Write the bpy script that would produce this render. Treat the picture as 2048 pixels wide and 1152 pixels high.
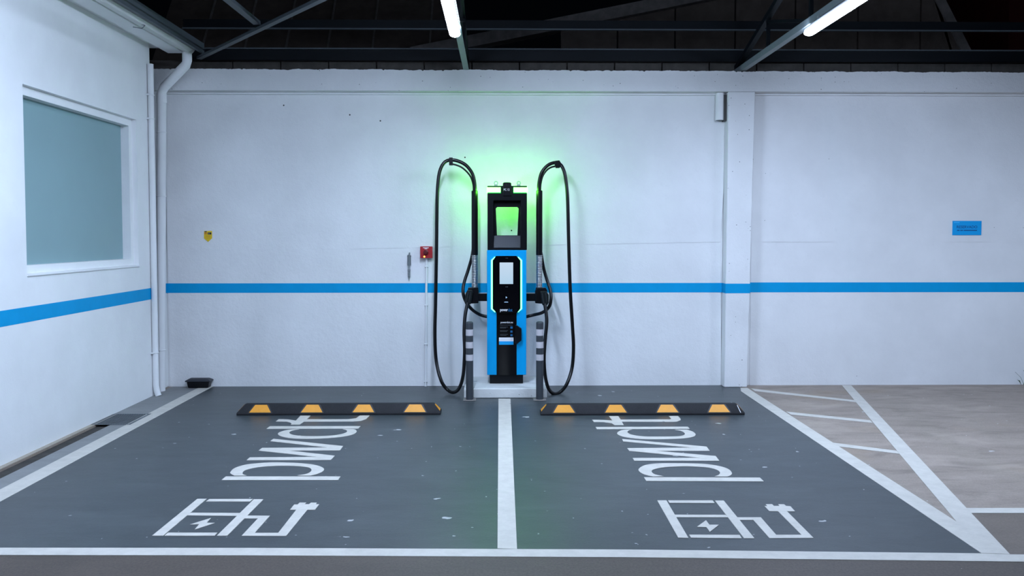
import bpy, bmesh, math, random
from mathutils import Vector, Matrix, Euler

random.seed(7)
for o in list(bpy.data.objects):
    bpy.data.objects.remove(o, do_unlink=True)
S = bpy.context.scene
C = S.collection

# ------------------------------------------------------------------ camera
FPX, PPX, PPY = 1700.0, 1024.0, 541.0          # focal length and principal point in pixels of a 2048x1152 frame
CAM = Vector((0.0, -8.908, 1.59))
cam_d = bpy.data.cameras.new('camera')
cam_d.sensor_width = 36.0
cam_d.lens = FPX / 2048.0 * 36.0
cam_d.shift_y = (PPY - 576.0) / 2048.0
cam_d.clip_end = 200
cam = bpy.data.objects.new('camera', cam_d)
cam.location = CAM
cam.rotation_euler = (math.radians(90 - 2.4), 0, math.radians(-0.81))
C.objects.link(cam)
S.camera = cam

# ------------------------------------------------------------------ world, exposure
W = bpy.data.worlds.new('night_sky')
S.world = W
W.use_nodes = True
W.node_tree.nodes['Background'].inputs[0].default_value = (0.35, 0.5, 0.8, 1)
W.node_tree.nodes['Background'].inputs[1].default_value = 0.0015
S.view_settings.view_transform = 'Standard'
S.view_settings.look = 'None'
S.view_settings.gamma = 1.0
S.view_settings.use_curve_mapping = False
S.view_settings.exposure = 0.0
LAMP_COL = (0.59, 0.735, 1.0)
LAMP_STRENGTH = 315.0
GREEN_COL = (0.14, 1.0, 0.065)
GREEN_STRENGTH = 86.0

# ------------------------------------------------------------------ survey helpers: photo pixel -> point on a real plane
ROT = Euler(cam.rotation_euler).to_matrix()
def ray(px, py):
    return ROT @ Vector(((px - PPX) / FPX, -(py - PPY) / FPX, -1.0))
def FL(px, py, z=0.0):
    d = ray(px, py); return CAM + d * ((z - CAM.z) / d.z)
def WB(px, py, y=0.0):
    d = ray(px, py); return CAM + d * ((y - CAM.y) / d.y)

# ------------------------------------------------------------------ materials
MATS = {}
def nmat(name):
    m = bpy.data.materials.new(name); m.use_nodes = True
    MATS[name] = m
    return m, m.node_tree.nodes, m.node_tree.links, m.node_tree.nodes['Principled BSDF']
def ramp(n, l, src, stops):
    r = n.new('ShaderNodeValToRGB')
    while len(r.color_ramp.elements) > 1: r.color_ramp.elements.remove(r.color_ramp.elements[-1])
    r.color_ramp.elements[0].position = stops[0][0]; r.color_ramp.elements[0].color = (*stops[0][1], 1)
    for p, c in stops[1:]:
        e = r.color_ramp.elements.new(p); e.color = (*c, 1)
    l.new(src, r.inputs[0]); return r.outputs[0]
def noise(n, l, vec, scale, detail=4, rough=0.55, dist=0.0):
    t = n.new('ShaderNodeTexNoise'); t.inputs['Scale'].default_value = scale
    t.inputs['Detail'].default_value = detail; t.inputs['Roughness'].default_value = rough
    t.inputs['Distortion'].default_value = dist
    l.new(vec, t.inputs['Vector']); return t.outputs['Fac']
def mix(n, l, fac, a, b, mode='MIX'):
    x = n.new('ShaderNodeMix'); x.data_type = 'RGBA'; x.blend_type = mode
    for sock, v in ((x.inputs[0], fac), (x.inputs[6], a), (x.inputs[7], b)):
        if isinstance(v, (int, float)): sock.default_value = v
        elif isinstance(v, tuple): sock.default_value = (*v, 1)
        else: l.new(v, sock)
    return x.outputs[2]
def math_(n, l, op, a, b=0.0):
    x = n.new('ShaderNodeMath'); x.operation = op
    for sock, v in ((x.inputs[0], a), (x.inputs[1], b)):
        if isinstance(v, (int, float)): sock.default_value = v
        else: l.new(v, sock)
    return x.outputs[0]
def gpos(n):
    return n.new('ShaderNodeNewGeometry').outputs['Position']
def scaled(n, l, vec, s):
    m = n.new('ShaderNodeMapping'); m.inputs['Scale'].default_value = s
    l.new(vec, m.inputs['Vector']); return m.outputs[0]
def bump(n, l, h, strength, dist, bsdf):
    b = n.new('ShaderNodeBump'); b.inputs['Strength'].default_value = strength
    b.inputs['Distance'].default_value = dist
    l.new(h, b.inputs['Height']); l.new(b.outputs[0], bsdf.inputs['Normal'])
def flecks(n, l, vec, scale, size, keep):
    """sparse irregular spots: 1 inside a spot"""
    wob = n.new('ShaderNodeTexNoise'); wob.inputs['Scale'].default_value = scale * 2.5; wob.inputs['Detail'].default_value = 3
    l.new(vec, wob.inputs['Vector'])
    add = n.new('ShaderNodeVectorMath'); add.operation = 'MULTIPLY_ADD'
    l.new(wob.outputs['Color'], add.inputs[0]); add.inputs[1].default_value = (0.5 / scale,) * 3; l.new(vec, add.inputs[2])
    v = n.new('ShaderNodeTexVoronoi'); v.inputs['Scale'].default_value = scale
    l.new(add.outputs[0], v.inputs['Vector'])
    near = math_(n, l, 'LESS_THAN', v.outputs['Distance'], size)
    sep = n.new('ShaderNodeSeparateColor'); l.new(v.outputs['Color'], sep.inputs[0])
    pick = math_(n, l, 'LESS_THAN', sep.outputs[0], keep)
    return math_(n, l, 'MULTIPLY', near, pick)

def plaster(name, base, pits=0.0, bumpy=0.35):
    m, n, l, b = nmat(name)
    P = gpos(n)
    f1 = noise(n, l, P, 1.3, 4, 0.6); f2 = noise(n, l, P, 14, 5, 0.6); f3 = noise(n, l, P, 70, 3, 0.6)
    dk = tuple(c * 0.90 for c in base)
    col = mix(n, l, ramp(n, l, f1, [(0.35, (0, 0, 0)), (0.7, (1, 1, 1))]), dk, base)
    col = mix(n, l, ramp(n, l, f2, [(0.25, (1, 1, 1)), (0.40, (0, 0, 0))]), col, tuple(c * 0.93 for c in base))
    if pits:
        col = mix(n, l, flecks(n, l, P, 42, 0.17, pits), col, (0.10, 0.095, 0.09))
    l.new(col, b.inputs['Base Color']); b.inputs['Roughness'].default_value = 0.7
    h = math_(n, l, 'ADD', math_(n, l, 'MULTIPLY', f2, 1.0), math_(n, l, 'MULTIPLY', f3, 0.35))
    bump(n, l, h, bumpy, 0.012, b)
    return m
plaster('plaster', (0.78, 0.78, 0.78), pits=0.0006)
plaster('plaster_smooth', (0.82, 0.82, 0.82), bumpy=0.14)
plaster('plaster_pitted', (0.78, 0.78, 0.78), pits=0.05, bumpy=0.5)
plaster('plinth_paint', (0.62, 0.63, 0.61), pits=0.10, bumpy=0.5)
plaster('pvc_white', (0.80, 0.80, 0.80), bumpy=0.06)

def paint(name, base, rough=0.5, var=0.06, bumpy=0.1, spec=0.5, metal=0.0, scale=6.0):
    m, n, l, b = nmat(name)
    P = gpos(n)
    f = noise(n, l, P, scale, 5, 0.6)
    col = mix(n, l, f, tuple(max(0, c * (1 - var * 2)) for c in base), tuple(min(1, c * (1 + var * 2)) for c in base))
    l.new(col, b.inputs['Base Color'])
    b.inputs['Roughness'].default_value = rough; b.inputs['Metallic'].default_value = metal
    b.inputs['Specular IOR Level'].default_value = spec
    if bumpy:
        bump(n, l, noise(n, l, P, scale * 12, 3), bumpy, 0.004, b)
    return m
paint('stripe_blue', (0.0, 0.30, 0.61), 0.6, 0.05, 0.15, spec=0.15)
paint('shell_blue', (0.0, 0.30, 0.64), 0.35, 0.01, 0.0, spec=0.25)
paint('black_plastic', (0.0035, 0.004, 0.0055), 0.30, 0.02, 0.0, spec=0.22)
paint('black_gloss', (0.002, 0.002, 0.003), 0.10, 0.0, 0.0, spec=0.3)
paint('black_rubber', (0.003, 0.0033, 0.004), 0.30, 0.03, 0.0, spec=0.3)
paint('dark_grey_plastic', (0.026, 0.029, 0.036), 0.45, 0.02, 0.0, spec=0.3)
paint('connector_plastic', (0.006, 0.010, 0.010), 0.35, 0.05, 0.0, spec=0.3)
paint('spring_steel', (0.62, 0.60, 0.60), 0.28, 0.03, 0.0, metal=1.0)
paint('galvanised', (0.42, 0.44, 0.46), 0.42, 0.08, 0.0, metal=0.9)
paint('bollard_grey', (0.035, 0.042, 0.050), 0.5, 0.06, 0.05)
paint('reflective_grey', (0.50, 0.48, 0.50), 0.4, 0.03, 0.0)
paint('stop_rubber', (0.010, 0.010, 0.012), 0.62, 0.2, 0.5, spec=0.3, scale=20)
paint('reflector_yellow', (0.74, 0.30, 0.008), 0.45, 0.06, 0.2, scale=20)
paint('steel_dark', (0.003, 0.005, 0.0075), 0.5, 0.1, 0.05, spec=0.2)
paint('steel_teal', (0.16, 0.19, 0.20), 0.45, 0.08, 0.05)
paint('steel_slate', (0.075, 0.09, 0.10), 0.5, 0.08, 0.05, spec=0.3)
paint('steel_brace', (0.040, 0.048, 0.055), 0.5, 0.08, 0.05, spec=0.3)
paint('gutter_pale', (0.62, 0.62, 0.60), 0.5, 0.06, 0.05)
paint('pane_frost', (0.23, 0.36, 0.375), 0.22, 0.03, 0.0, spec=0.5, scale=1.5)
paint('red_plastic', (0.36, 0.012, 0.018), 0.35, 0.02, 0.0)
paint('dark_red', (0.10, 0.006, 0.008), 0.35, 0.02, 0.0)
paint('label_white', (0.80, 0.80, 0.82), 0.5, 0.0, 0.0)
paint('sign_blue', (0.004, 0.33, 0.72), 0.35, 0.0, 0.0)
paint('sign_navy', (0.003, 0.055, 0.20), 0.5, 0.0, 0.0)
paint('sign_light_blue', (0.05, 0.50, 0.95), 0.5, 0.0, 0.0)
paint('shield_yellow', (0.74, 0.50, 0.01), 0.4, 0.03, 0.0)
paint('shield_orange', (0.62, 0.22, 0.01), 0.4, 0.03, 0.0)
paint('print_black', (0.02, 0.018, 0.016), 0.5, 0.0, 0.0)
paint('print_grey', (0.045, 0.05, 0.055), 0.5, 0.0, 0.0)
paint('brand_blue', (0.004, 0.11, 0.27), 0.5, 0.0, 0.0)
paint('rod_grey', (0.16, 0.18, 0.19), 0.5, 0.1, 0.0, metal=0.3)
paint('block_grey', (0.090, 0.080, 0.070), 0.85, 0.25, 0.4, scale=9)
paint('clad_brown', (0.11, 0.085, 0.07), 0.75, 0.3, 0.3, scale=5)
paint('coping_grey', (0.20, 0.18, 0.165), 0.85, 0.3, 0.4, scale=8)
paint('far_red', (0.09, 0.008, 0.006), 0.8, 0.2, 0.0)
paint('leaf_green', (0.035, 0.085, 0.018), 0.55, 0.3, 0.0, scale=30)
paint('grate_steel', (0.13, 0.15, 0.165), 0.5, 0.2, 0.1, metal=0.2, scale=12)
paint('trench_dirt', (0.040, 0.036, 0.032), 0.95, 0.4, 0.6, scale=14)
paint('mortar_dark', (0.03, 0.028, 0.026), 0.95, 0.1, 0.0)
paint('lamp_body', (0.60, 0.62, 0.63), 0.45, 0.0, 0.0)

def floor_mat(name, base, alt, fleck=0.0, fleck_col=(0.55, 0.56, 0.57), stain=None, grit=0.25, rough=0.62, smudge=0.0):
    m, n, l, b = nmat(name)
    P = gpos(n)
    big = noise(n, l, scaled(n, l, P, (0.45, 1.0, 1)), 1.1, 5, 0.62, 0.6)
    mid = noise(n, l, scaled(n, l, P, (0.8, 1.6, 1)), 5, 6, 0.65)
    fine = noise(n, l, P, 75, 4, 0.75)
    col = mix(n, l, ramp(n, l, big, [(0.30, (0, 0, 0)), (0.68, (1, 1, 1))]), base, alt)
    col = mix(n, l, ramp(n, l, mid, [(0.30, (1, 1, 1)), (0.55, (0, 0, 0))]), col, tuple(c * 0.86 for c in base))
    gf = ramp(n, l, fine, [(0.30, (0, 0, 0)), (0.70, (1, 1, 1))])
    col = mix(n, l, grit, col, mix(n, l, gf, tuple(c * 0.55 for c in base), tuple(c * 1.45 for c in base)))
    if smudge:
        sm = noise(n, l, scaled(n, l, P, (0.8, 2.2, 1)), 2.6, 7, 0.68, 0.8)
        col = mix(n, l, ramp(n, l, sm, [(0.50, (0, 0, 0)), (0.72, (smudge,) * 3)]), col, tuple(c * 0.55 for c in base))
        lt = noise(n, l, scaled(n, l, P, (0.7, 1.8, 1)), 1.9, 6, 0.65, 0.5)
        col = mix(n, l, ramp(n, l, lt, [(0.52, (0, 0, 0)), (0.75, (smudge,) * 3)]), col, tuple(min(1, c * 1.35) for c in alt))
    if stain:
        big2 = noise(n, l, P, 0.9, 3, 0.5)
        col = mix(n, l, ramp(n, l, big2, [(0.60, (0, 0, 0)), (0.74, (0.6, 0.6, 0.6))]), col, stain)
    if fleck:
        col = mix(n, l, flecks(n, l, scaled(n, l, P, (0.75, 1.0, 1)), 4.4, 0.075, fleck), col, fleck_col)
        col = mix(n, l, flecks(n, l, P, 14.0, 0.085, fleck * 0.30), col, fleck_col)
    l.new(col, b.inputs['Base Color']); b.inputs['Roughness'].default_value = rough
    bump(n, l, math_(n, l, 'ADD', mid, math_(n, l, 'MULTIPLY', fine, 0.4)), 0.25, 0.006, b)
    return m
floor_mat('bay_grey', (0.038, 0.046, 0.050), (0.055, 0.065, 0.068), fleck=0.55, fleck_col=(0.40, 0.41, 0.41), grit=0.35, rough=0.40, smudge=0.45)
floor_mat('concrete_light', (0.25, 0.200, 0.165), (0.30, 0.245, 0.205), fleck=0.28, stain=(0.28, 0.20, 0.13), grit=0.4, smudge=0.8)
floor_mat('concrete_dark', (0.062, 0.046, 0.036), (0.076, 0.057, 0.045), fleck=0.06, grit=0.9, smudge=0.4)
floor_mat('concrete_mid', (0.125, 0.098, 0.078), (0.15, 0.12, 0.096), fleck=0.03, grit=0.5)
floor_mat('strip_grey', (0.20, 0.205, 0.205), (0.24, 0.245, 0.245), fleck=0.0, grit=0.15)
floor_mat('strip_tan', (0.34, 0.29, 0.23), (0.40, 0.36, 0.30), fleck=0.0, grit=0.3)

def line_mat(name, base):
    m, n, l, b = nmat(name)
    P = gpos(n)
    f = noise(n, l, P, 9, 6, 0.7); g = noise(n, l, P, 90, 3, 0.7)
    col = mix(n, l, ramp(n, l, f, [(0.30, (1, 1, 1)), (0.62, (0, 0, 0))]), base, tuple(c * 0.84 for c in base))
    col = mix(n, l, ramp(n, l, g, [(0.24, (1, 1, 1)), (0.32, (0, 0, 0))]), col, tuple(c * 0.62 for c in base))
    col = mix(n, l, flecks(n, l, P, 7, 0.10, 0.05), col, (0.22, 0.22, 0.22))
    l.new(col, b.inputs['Base Color']); b.inputs['Roughness'].default_value = 0.6
    bump(n, l, g, 0.15, 0.003, b)
line_mat('line_white', (0.54, 0.51, 0.46))

def emit(name, col, strength, base=(0.02, 0.02, 0.02)):
    m, n, l, b = nmat(name)
    b.inputs['Base Color'].default_value = (*base, 1)
    b.inputs['Emission Color'].default_value = (*col, 1)
    b.inputs['Emission Strength'].default_value = strength
    b.inputs['Roughness'].default_value = 0.3
    return m
emit('lamp_diffuser', LAMP_COL, LAMP_STRENGTH, (0.8, 0.8, 0.8))
emit('light_bar_green', GREEN_COL, GREEN_STRENGTH)
emit('light_rim', (0.0, 1.0, 0.10), 0.85)  # weak emission imitating the green bloom around the light bars
emit('led_strip', (0.16, 1.0, 0.40), 4.2)
emit('amber_led', (1.0, 0.50, 0.06), 5.0)
emit('icon_light', (0.35, 0.60, 1.0), 1.1)
m, n, l, b = nmat('screen_glow')
sx = n.new('ShaderNodeSeparateXYZ'); l.new(gpos(n), sx.inputs[0])
mr = n.new('ShaderNodeMapRange'); mr.inputs[1].default_value = 1.09; mr.inputs[2].default_value = 1.32
l.new(sx.outputs[2], mr.inputs[0])
ec = mix(n, l, mr.outputs[0], (0.46, 0.67, 0.86), (0.60, 0.74, 0.90))
l.new(ec, b.inputs['Emission Color']); b.inputs['Emission Strength'].default_value = 0.92
b.inputs['Base Color'].default_value = (0.02, 0.02, 0.02, 1); b.inputs['Roughness'].default_value = 0.12

# ------------------------------------------------------------------ mesh helpers
def box(bm, x0, x1, y0, y1, z0, z1):
    v = [bm.verts.new(p) for p in ((x0, y0, z0), (x1, y0, z0), (x1, y1, z0), (x0, y1, z0),
                                   (x0, y0, z1), (x1, y0, z1), (x1, y1, z1), (x0, y1, z1))]
    for f in ((0, 3, 2, 1), (4, 5, 6, 7), (0, 1, 5, 4), (1, 2, 6, 5), (2, 3, 7, 6), (3, 0, 4, 7)):
        bm.faces.new([v[i] for i in f])
def prism(bm, pts, vec):
    """solid from a polygon (3D points) swept by vec"""
    vec = Vector(vec)
    a = [bm.verts.new(p) for p in pts]
    b2 = [bm.verts.new(Vector(p) + vec) for p in pts]
    k = len(a)
    bm.faces.new(a); bm.faces.new(b2[::-1])
    for i in range(k):
        bm.faces.new((a[i], b2[i], b2[(i + 1) % k], a[(i + 1) % k]))
def frame_axes(d):
    d = d.normalized()
    u = Vector((0, 0, 1)) if abs(d.z) < 0.9 else Vector((0, 1, 0))
    x = d.cross(u).normalized(); return x, d.cross(x).normalized()
def tube(bm, path, r, seg=12, cap=True):
    """swept tube with parallel transport; r is a number or a list"""
    path = [Vector(p) for p in path]
    k = len(path); rings = []
    t0 = (path[1] - path[0]).normalized(); x, y = frame_axes(t0)
    for i, p in enumerate(path):
        t = (path[min(i + 1, k - 1)] - path[max(i - 1, 0)]).normalized()
        q = t0.rotation_difference(t); x = q @ x; y = q @ y; t0 = t
        rr = r[i] if isinstance(r, (list, tuple)) else r
        rings.append([bm.verts.new(p + (x * math.cos(a) + y * math.sin(a)) * rr)
                      for a in (2 * math.pi * j / seg for j in range(seg))])
    for a, c in zip(rings, rings[1:]):
        for j in range(seg):
            bm.faces.new((a[j], a[(j + 1) % seg], c[(j + 1) % seg], c[j]))
    if cap:                                  # caps on vertices of their own, so the side keeps straight normals
        for ring in (rings[0][::-1], rings[-1]):
            bm.faces.new([bm.verts.new(v.co) for v in ring])
def lathe(bm, base, prof, seg=24, axis=(0, 0, 1)):
    """prof = [(radius, height)...] about axis through base"""
    ax = Vector(axis).normalized(); x, y = frame_axes(ax); base = Vector(base)
    rings = []
    for r, h in prof:
        c = base + ax * h
        rings.append([bm.verts.new(c + (x * math.cos(a) + y * math.sin(a)) * max(r, 1e-5))
                      for a in (2 * math.pi * j / seg for j in range(seg))])
    for a, c in zip(rings, rings[1:]):
        for j in range(seg):
            bm.faces.new((a[j], a[(j + 1) % seg], c[(j + 1) % seg], c[j]))
    bm.faces.new(rings[0][::-1]); bm.faces.new(rings[-1])
def torus(bm, c, R, r, axis=(0, 1, 0), seg=20, ms=8):
    ax = Vector(axis).normalized(); x, y = frame_axes(ax); c = Vector(c)
    rings = []
    for i in range(seg):
        a = 2 * math.pi * i / seg; d = x * math.cos(a) + y * math.sin(a)
        rings.append([bm.verts.new(c + d * (R + r * math.cos(t)) + ax * r * math.sin(t))
                      for t in (2 * math.pi * j / ms for j in range(ms))])
    for i in range(seg):
        a, b2 = rings[i], rings[(i + 1) % seg]
        for j in range(ms):
            bm.faces.new((a[j], a[(j + 1) % ms], b2[(j + 1) % ms], b2[j]))
def catmull(pts, sub=6):
    pts = [Vector(p) for p in pts]; out = []
    for i in range(len(pts) - 1):
        p0, p1, p2, p3 = pts[max(i - 1, 0)], pts[i], pts[i + 1], pts[min(i + 2, len(pts) - 1)]
        for k in range(sub):
            t = k / sub
            out.append(0.5 * ((2 * p1) + (p2 - p0) * t + (2 * p0 - 5 * p1 + 4 * p2 - p3) * t * t
                              + (3 * p1 - p0 - 3 * p2 + p3) * t ** 3))
    out.append(pts[-1]); return out
def finish(name, bm, mat, parent=None, smooth=False, bevel=0.0, bseg=2):
    bmesh.ops.recalc_face_normals(bm, faces=bm.faces)
    me = bpy.data.meshes.new(name); bm.to_mesh(me); bm.free()
    if smooth:
        for p in me.polygons: p.use_smooth = True
    me.materials.append(MATS[mat])
    o = bpy.data.objects.new(name, me); C.objects.link(o)
    if bevel:
        bv = o.modifiers.new('bevel', 'BEVEL'); bv.width = bevel; bv.segments = bseg; bv.limit_method = 'ANGLE'
        bv.angle_limit = math.radians(35)
    if smooth or bevel:
        o.modifiers.new('normals', 'WEIGHTED_NORMAL') if bevel else None
    if parent is not None:
        o.parent = parent
        # vertices are written in world units; undo every ancestor's offset
        off = parent.location.copy() if parent.type == 'EMPTY' else Vector((0, 0, 0))
        o.matrix_parent_inverse = Matrix.Translation(-off)
    return o
class B:
    """short form: with-less bmesh builder"""
    def __init__(s): s.bm = bmesh.new()
    def box(s, *a): box(s.bm, *a); return s
    def prism(s, *a): prism(s.bm, *a); return s
    def tube(s, *a, **k): tube(s.bm, *a, **k); return s
    def lathe(s, *a, **k): lathe(s.bm, *a, **k); return s
    def torus(s, *a, **k): torus(s.bm, *a, **k); return s
    def out(s, name, mat, parent=None, **k): return finish(name, s.bm, mat, parent, **k)
def tag(o, label, cat, group=None):
    o['label'] = label; o['category'] = cat
    if group: o['group'] = group
    return o
def struct(o, label=None):
    o['kind'] = 'structure'
    if label: o['label'] = label
    return o
def thing(name, label, cat, loc=(0, 0, 0), group=None):
    o = bpy.data.objects.new(name, None); o.empty_display_size = 0.1
    o.location = loc; C.objects.link(o)
    return tag(o, label, cat, group)
def text_part(name, body, mat, parent, centre, height, width=None, depth=0.0006, align='CENTER', label=None, bold=0.0):
    """lettering facing -Y; centre = middle of the line"""
    cu = bpy.data.curves.new(name, 'FONT'); cu.body = body; cu.align_x = 'LEFT'
    cu.extrude = 0.01; cu.resolution_u = 3; cu.offset = bold
    t = bpy.data.objects.new(name, cu); C.objects.link(t)
    dg = bpy.context.evaluated_depsgraph_get()
    me = bpy.data.meshes.new_from_object(t.evaluated_get(dg))
    bpy.data.objects.remove(t); bpy.data.curves.remove(cu)
    xs = [v.co.x for v in me.vertices]; ys = [v.co.y for v in me.vertices]
    x0, x1, y0, y1 = min(xs), max(xs), min(ys), max(ys)
    sy = height / (y1 - y0); sxx = (width / (x1 - x0)) if width else sy
    for v in me.vertices:
        x = (v.co.x - (x0 + x1) / 2) * sxx; z = (v.co.y - (y0 + y1) / 2) * sy
        y = -(v.co.z / 0.01 + 1) * 0.5 * depth
        v.co = Vector((centre[0] + x, centre[1] + y, centre[2] + z))
    bm = bmesh.new(); bm.from_mesh(me); bpy.data.meshes.remove(me)
    o = finish(name, bm, mat, parent)
    if label: o['label'] = label
    return o

# ------------------------------------------------------------------ the setting: floor
XL = -3.43                       # face of the left wall
YE = -16.0                       # the place goes on behind the camera
XE = 12.0
TX0, TX1 = -3.385, -3.262        # drain trench along the left wall
TY1 = -1.39                      # its far end, under the grate
G = B()
G.box(TX1, XE, YE, 0.3, -0.25, 0.0)
G.box(-4.3, TX0, YE, 0.3, -0.25, 0.0)
G.box(TX0, TX1, TY1, 0.3, -0.25, 0.0)
floor = struct(G.out('floor', 'concrete_light'), 'worn pale concrete ground of the covered car park')
tr = B(); tr.box(TX0, TX1, YE, TY1, -0.25, -0.016); tr.out('drain_trench', 'trench_dirt', floor)['label'] = 'dirt-filled drain trench along the left wall'
def slab(name, pts, z0, z1, mat, parent):
    g = B(); g.prism([(p[0], p[1], z1) for p in pts], (0, 0, z0 - z1)); return g.out(name, mat, parent)
LX = -2.99; RX = 2.43            # parking lines, from the survey
fl = FL(-60, 1097); fr = FL(1963, 1107.7)
def front_y(x):                  # far edge of the front line, very slightly askew to the wall
    return fl.y + (fr.y - fl.y) * (x - fl.x) / (fr.x - fl.x)
lineL_far, lineL_near = FL(424, 774.5), FL(8, 1000)
slab('bay_coating', [(-3.02, 0.0), (2.50, 0.0), (2.455, front_y(2.455)), (-3.02, front_y(-3.02))], 0.0, 0.0015, 'bay_grey', floor)['label'] = 'dark blue-grey coating of the two charging bays'
slab('side_strip', [(TX1, YE), (-3.0, YE), (-3.0, 0.0), (TX1, 0.0)], 0.0, 0.001, 'strip_grey', floor)['label'] = 'lighter grey strip beside the left line'
slab('side_strip', [(TX0, TY1 + 0.02), (TX1, TY1 + 0.02), (TX1, 0.0), (TX0, 0.0)], 0.0, 0.001, 'strip_grey', floor)
slab('side_strip', [(XL, TY1), (TX0, TY1), (TX0, 0.0), (XL, 0.0)], 0.0, 0.001, 'strip_grey', floor)
slab('wall_foot_strip', [(XL, YE), (TX0 - 0.004, YE), (TX0 - 0.004, TY1), (XL, TY1)], 0.0, 0.004, 'strip_tan', floor)
slab('driveway', [(-3.0, front_y(-3.0) - 0.03), (XE, front_y(XE) - 0.03), (XE, YE), (-3.0, YE)], 0.0, 0.0008, 'concrete_dark', floor)['label'] = 'darker concrete driveway in front of the bays'

zq = lambda x, y: FL(1480 + x / 2.796, 740 + y / 2.796)
slab('driveway', [zq(1275, 790), zq(2900, 790), FL(2650, 1117), FL(2010, 1112)], 0.0, 0.0008, 'concrete_mid', floor)
# ------------------------------------------------------------------ back wall
YB = -0.14                       # face of the beam and the pillar
bw = B(); bw.box(-4.3, XE, 0.0, 0.30, -0.1, 3.24)
wall_back = struct(bw.out('wall_back', 'plaster'), 'white painted plaster wall behind the charger')
lp = B()
cre = [(-3.46, 1.417), (-1.33, 1.448), (0.6, 1.485), (2.31, 1.515)]
lp.prism([(-3.46, 0.0, 0.0), (2.345, 0.0, 0.0)] + [(x, 0.0, z) for x, z in cre[::-1]], (0, -0.008, 0))
lp.out('lower_render', 'plaster', wall_back)
lp = B(); lp.prism([(2.64, 0, 0), (XE, 0, 0), (XE, 0, 1.515), (2.64, 0, 1.515)], (0, -0.008, 0))
lp.out('lower_render', 'plaster', wall_back)
ub = B(); ub.prism([(x, 0.0, z) for x, z in cre] + [(2.40, 0.0, 3.040), (-3.46, 0.0, 3.040)], (0, -0.0115, 0))
ub.out('upper_render', 'plaster', wall_back)
ub = B(); ub.prism([(2.60, 0, 1.515), (XE, 0, 1.515), (XE, 0, 3.040), (2.60, 0, 3.040)], (0, -0.0115, 0))
ub.out('upper_render', 'plaster', wall_back)
# ring beam with a broken upper edge
bm = bmesh.new()
N = 1100; xs = [-4.3 + (XE + 4.3) * i / N for i in range(N + 1)]
top = []; h = 0.0
for x in xs:
    h = 0.72 * h + random.gauss(0, 0.0019)
    top.append(3.272 + h - (0.010 if random.random() < 0.015 else 0) - 0.0015 * x)
zb = 3.062
rows = []
for x, t in zip(xs, top):
    rows.append([bm.verts.new(p) for p in ((x, YB, zb), (x, YB, t), (x, 0.30, t + 0.02), (x, 0.30, zb))])
for a, c in zip(rows, rows[1:]):
    for j in range(4):
        bm.faces.new((a[j], c[j], c[(j + 1) % 4], a[(j + 1) % 4]))
bm.faces.new(rows[0]); bm.faces.new(rows[-1][::-1])
ringbeam = finish('ring_beam', bm, 'plaster_pitted', wall_back); ringbeam['label'] = 'pitted white concrete beam along the wall top'
lb = B(); lb.box(-4.2, XE, YB + 0.10, 0.0, zb - 0.022, zb)
lb.out('beam_lip', 'plaster_smooth', wall_back)
# pillar, slightly wider at the top
pt0, pt1, pb0, pb1 = WB(1457, 190, YB).x, WB(1511, 190, YB).x, WB(1448.5, 772, YB).x, WB(1495, 772, YB).x
pl = B(); pl.prism([(pb0, YB, 0), (pb1, YB, 0), (pt1, YB, zb), (pt0, YB, zb)], (0, 0.14, 0))
pl.out('pillar', 'plaster_pitted', wall_back, bevel=0.012)['label'] = 'white plastered pillar standing proud of the wall'
cp = B(); cp.box(-3.75, -3.475, -0.09, 0.0, 0, zb); cp.out('corner_pillar', 'plaster_smooth', wall_back, bevel=0.008)
# blue stripe band on the wall, the pillar and the corner pillar
def band(x0, x1, y, z0, z1, side=None, name='blue_stripe'):
    g = B(); g.box(x0, x1, y - 0.0015, y + 0.001, z0, z1); o = g.out(name, 'stripe_blue', wall_back); o['label'] = 'blue painted stripe'; return o
band(-3.474, pb0 + 0.03, -0.008, 0.985, 1.085)
band(pb1 - 0.03, XE, -0.008, 0.985, 1.09)
xa = pb0 + (pt0 - pb0) * 0.33; xb = pb1 + (pt1 - pb1) * 0.33
band(xa - 0.0005, xb + 0.0005, YB, 0.985, 1.085)
g = B(); g.box(xa - 0.002, xa + 0.001, YB, -0.008, 0.985, 1.085); g.out('blue_stripe', 'stripe_blue', wall_back)
g = B(); g.box(-3.476, -3.4735, -0.09, -0.008, 0.985, 1.085); g.out('blue_stripe', 'stripe_blue', wall_back)
# block course above the wall
wall_upper = B(); wall_upper.box(-4.3, XE, 0.30, 0.45, 3.0, 3.40)
wall_upper = struct(wall_upper.out('wall_upper', 'mortar_dark'), 'course of bare grey blocks above the white wall')
bx = WB(1229, 128, 0.25).x; step = 0.508
i = -12
protob = None
while bx + i * step < XE - 0.6:
    x0 = bx + i * step
    if x0 > -4.0:
        if protob is None:
            g = B(); g.box(0.006, step - 0.006, 0, 0.06, 0.0, 0.118)
            protob = g.out('block', 'block_grey', wall_upper, bevel=0.004, bseg=1); ob = protob
            ob.matrix_parent_inverse = Matrix.Identity(4)
        else:
            ob = protob.copy(); C.objects.link(ob)
        ob.location = (x0, 0.24, 3.322 + random.uniform(-0.003, 0.003))
    i += 1
g = B(); g.box(-4.3, XE, 0.20, 0.30, 3.26, 3.318); g.out('mortar_bed', 'block_grey', wall_upper)

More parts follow.
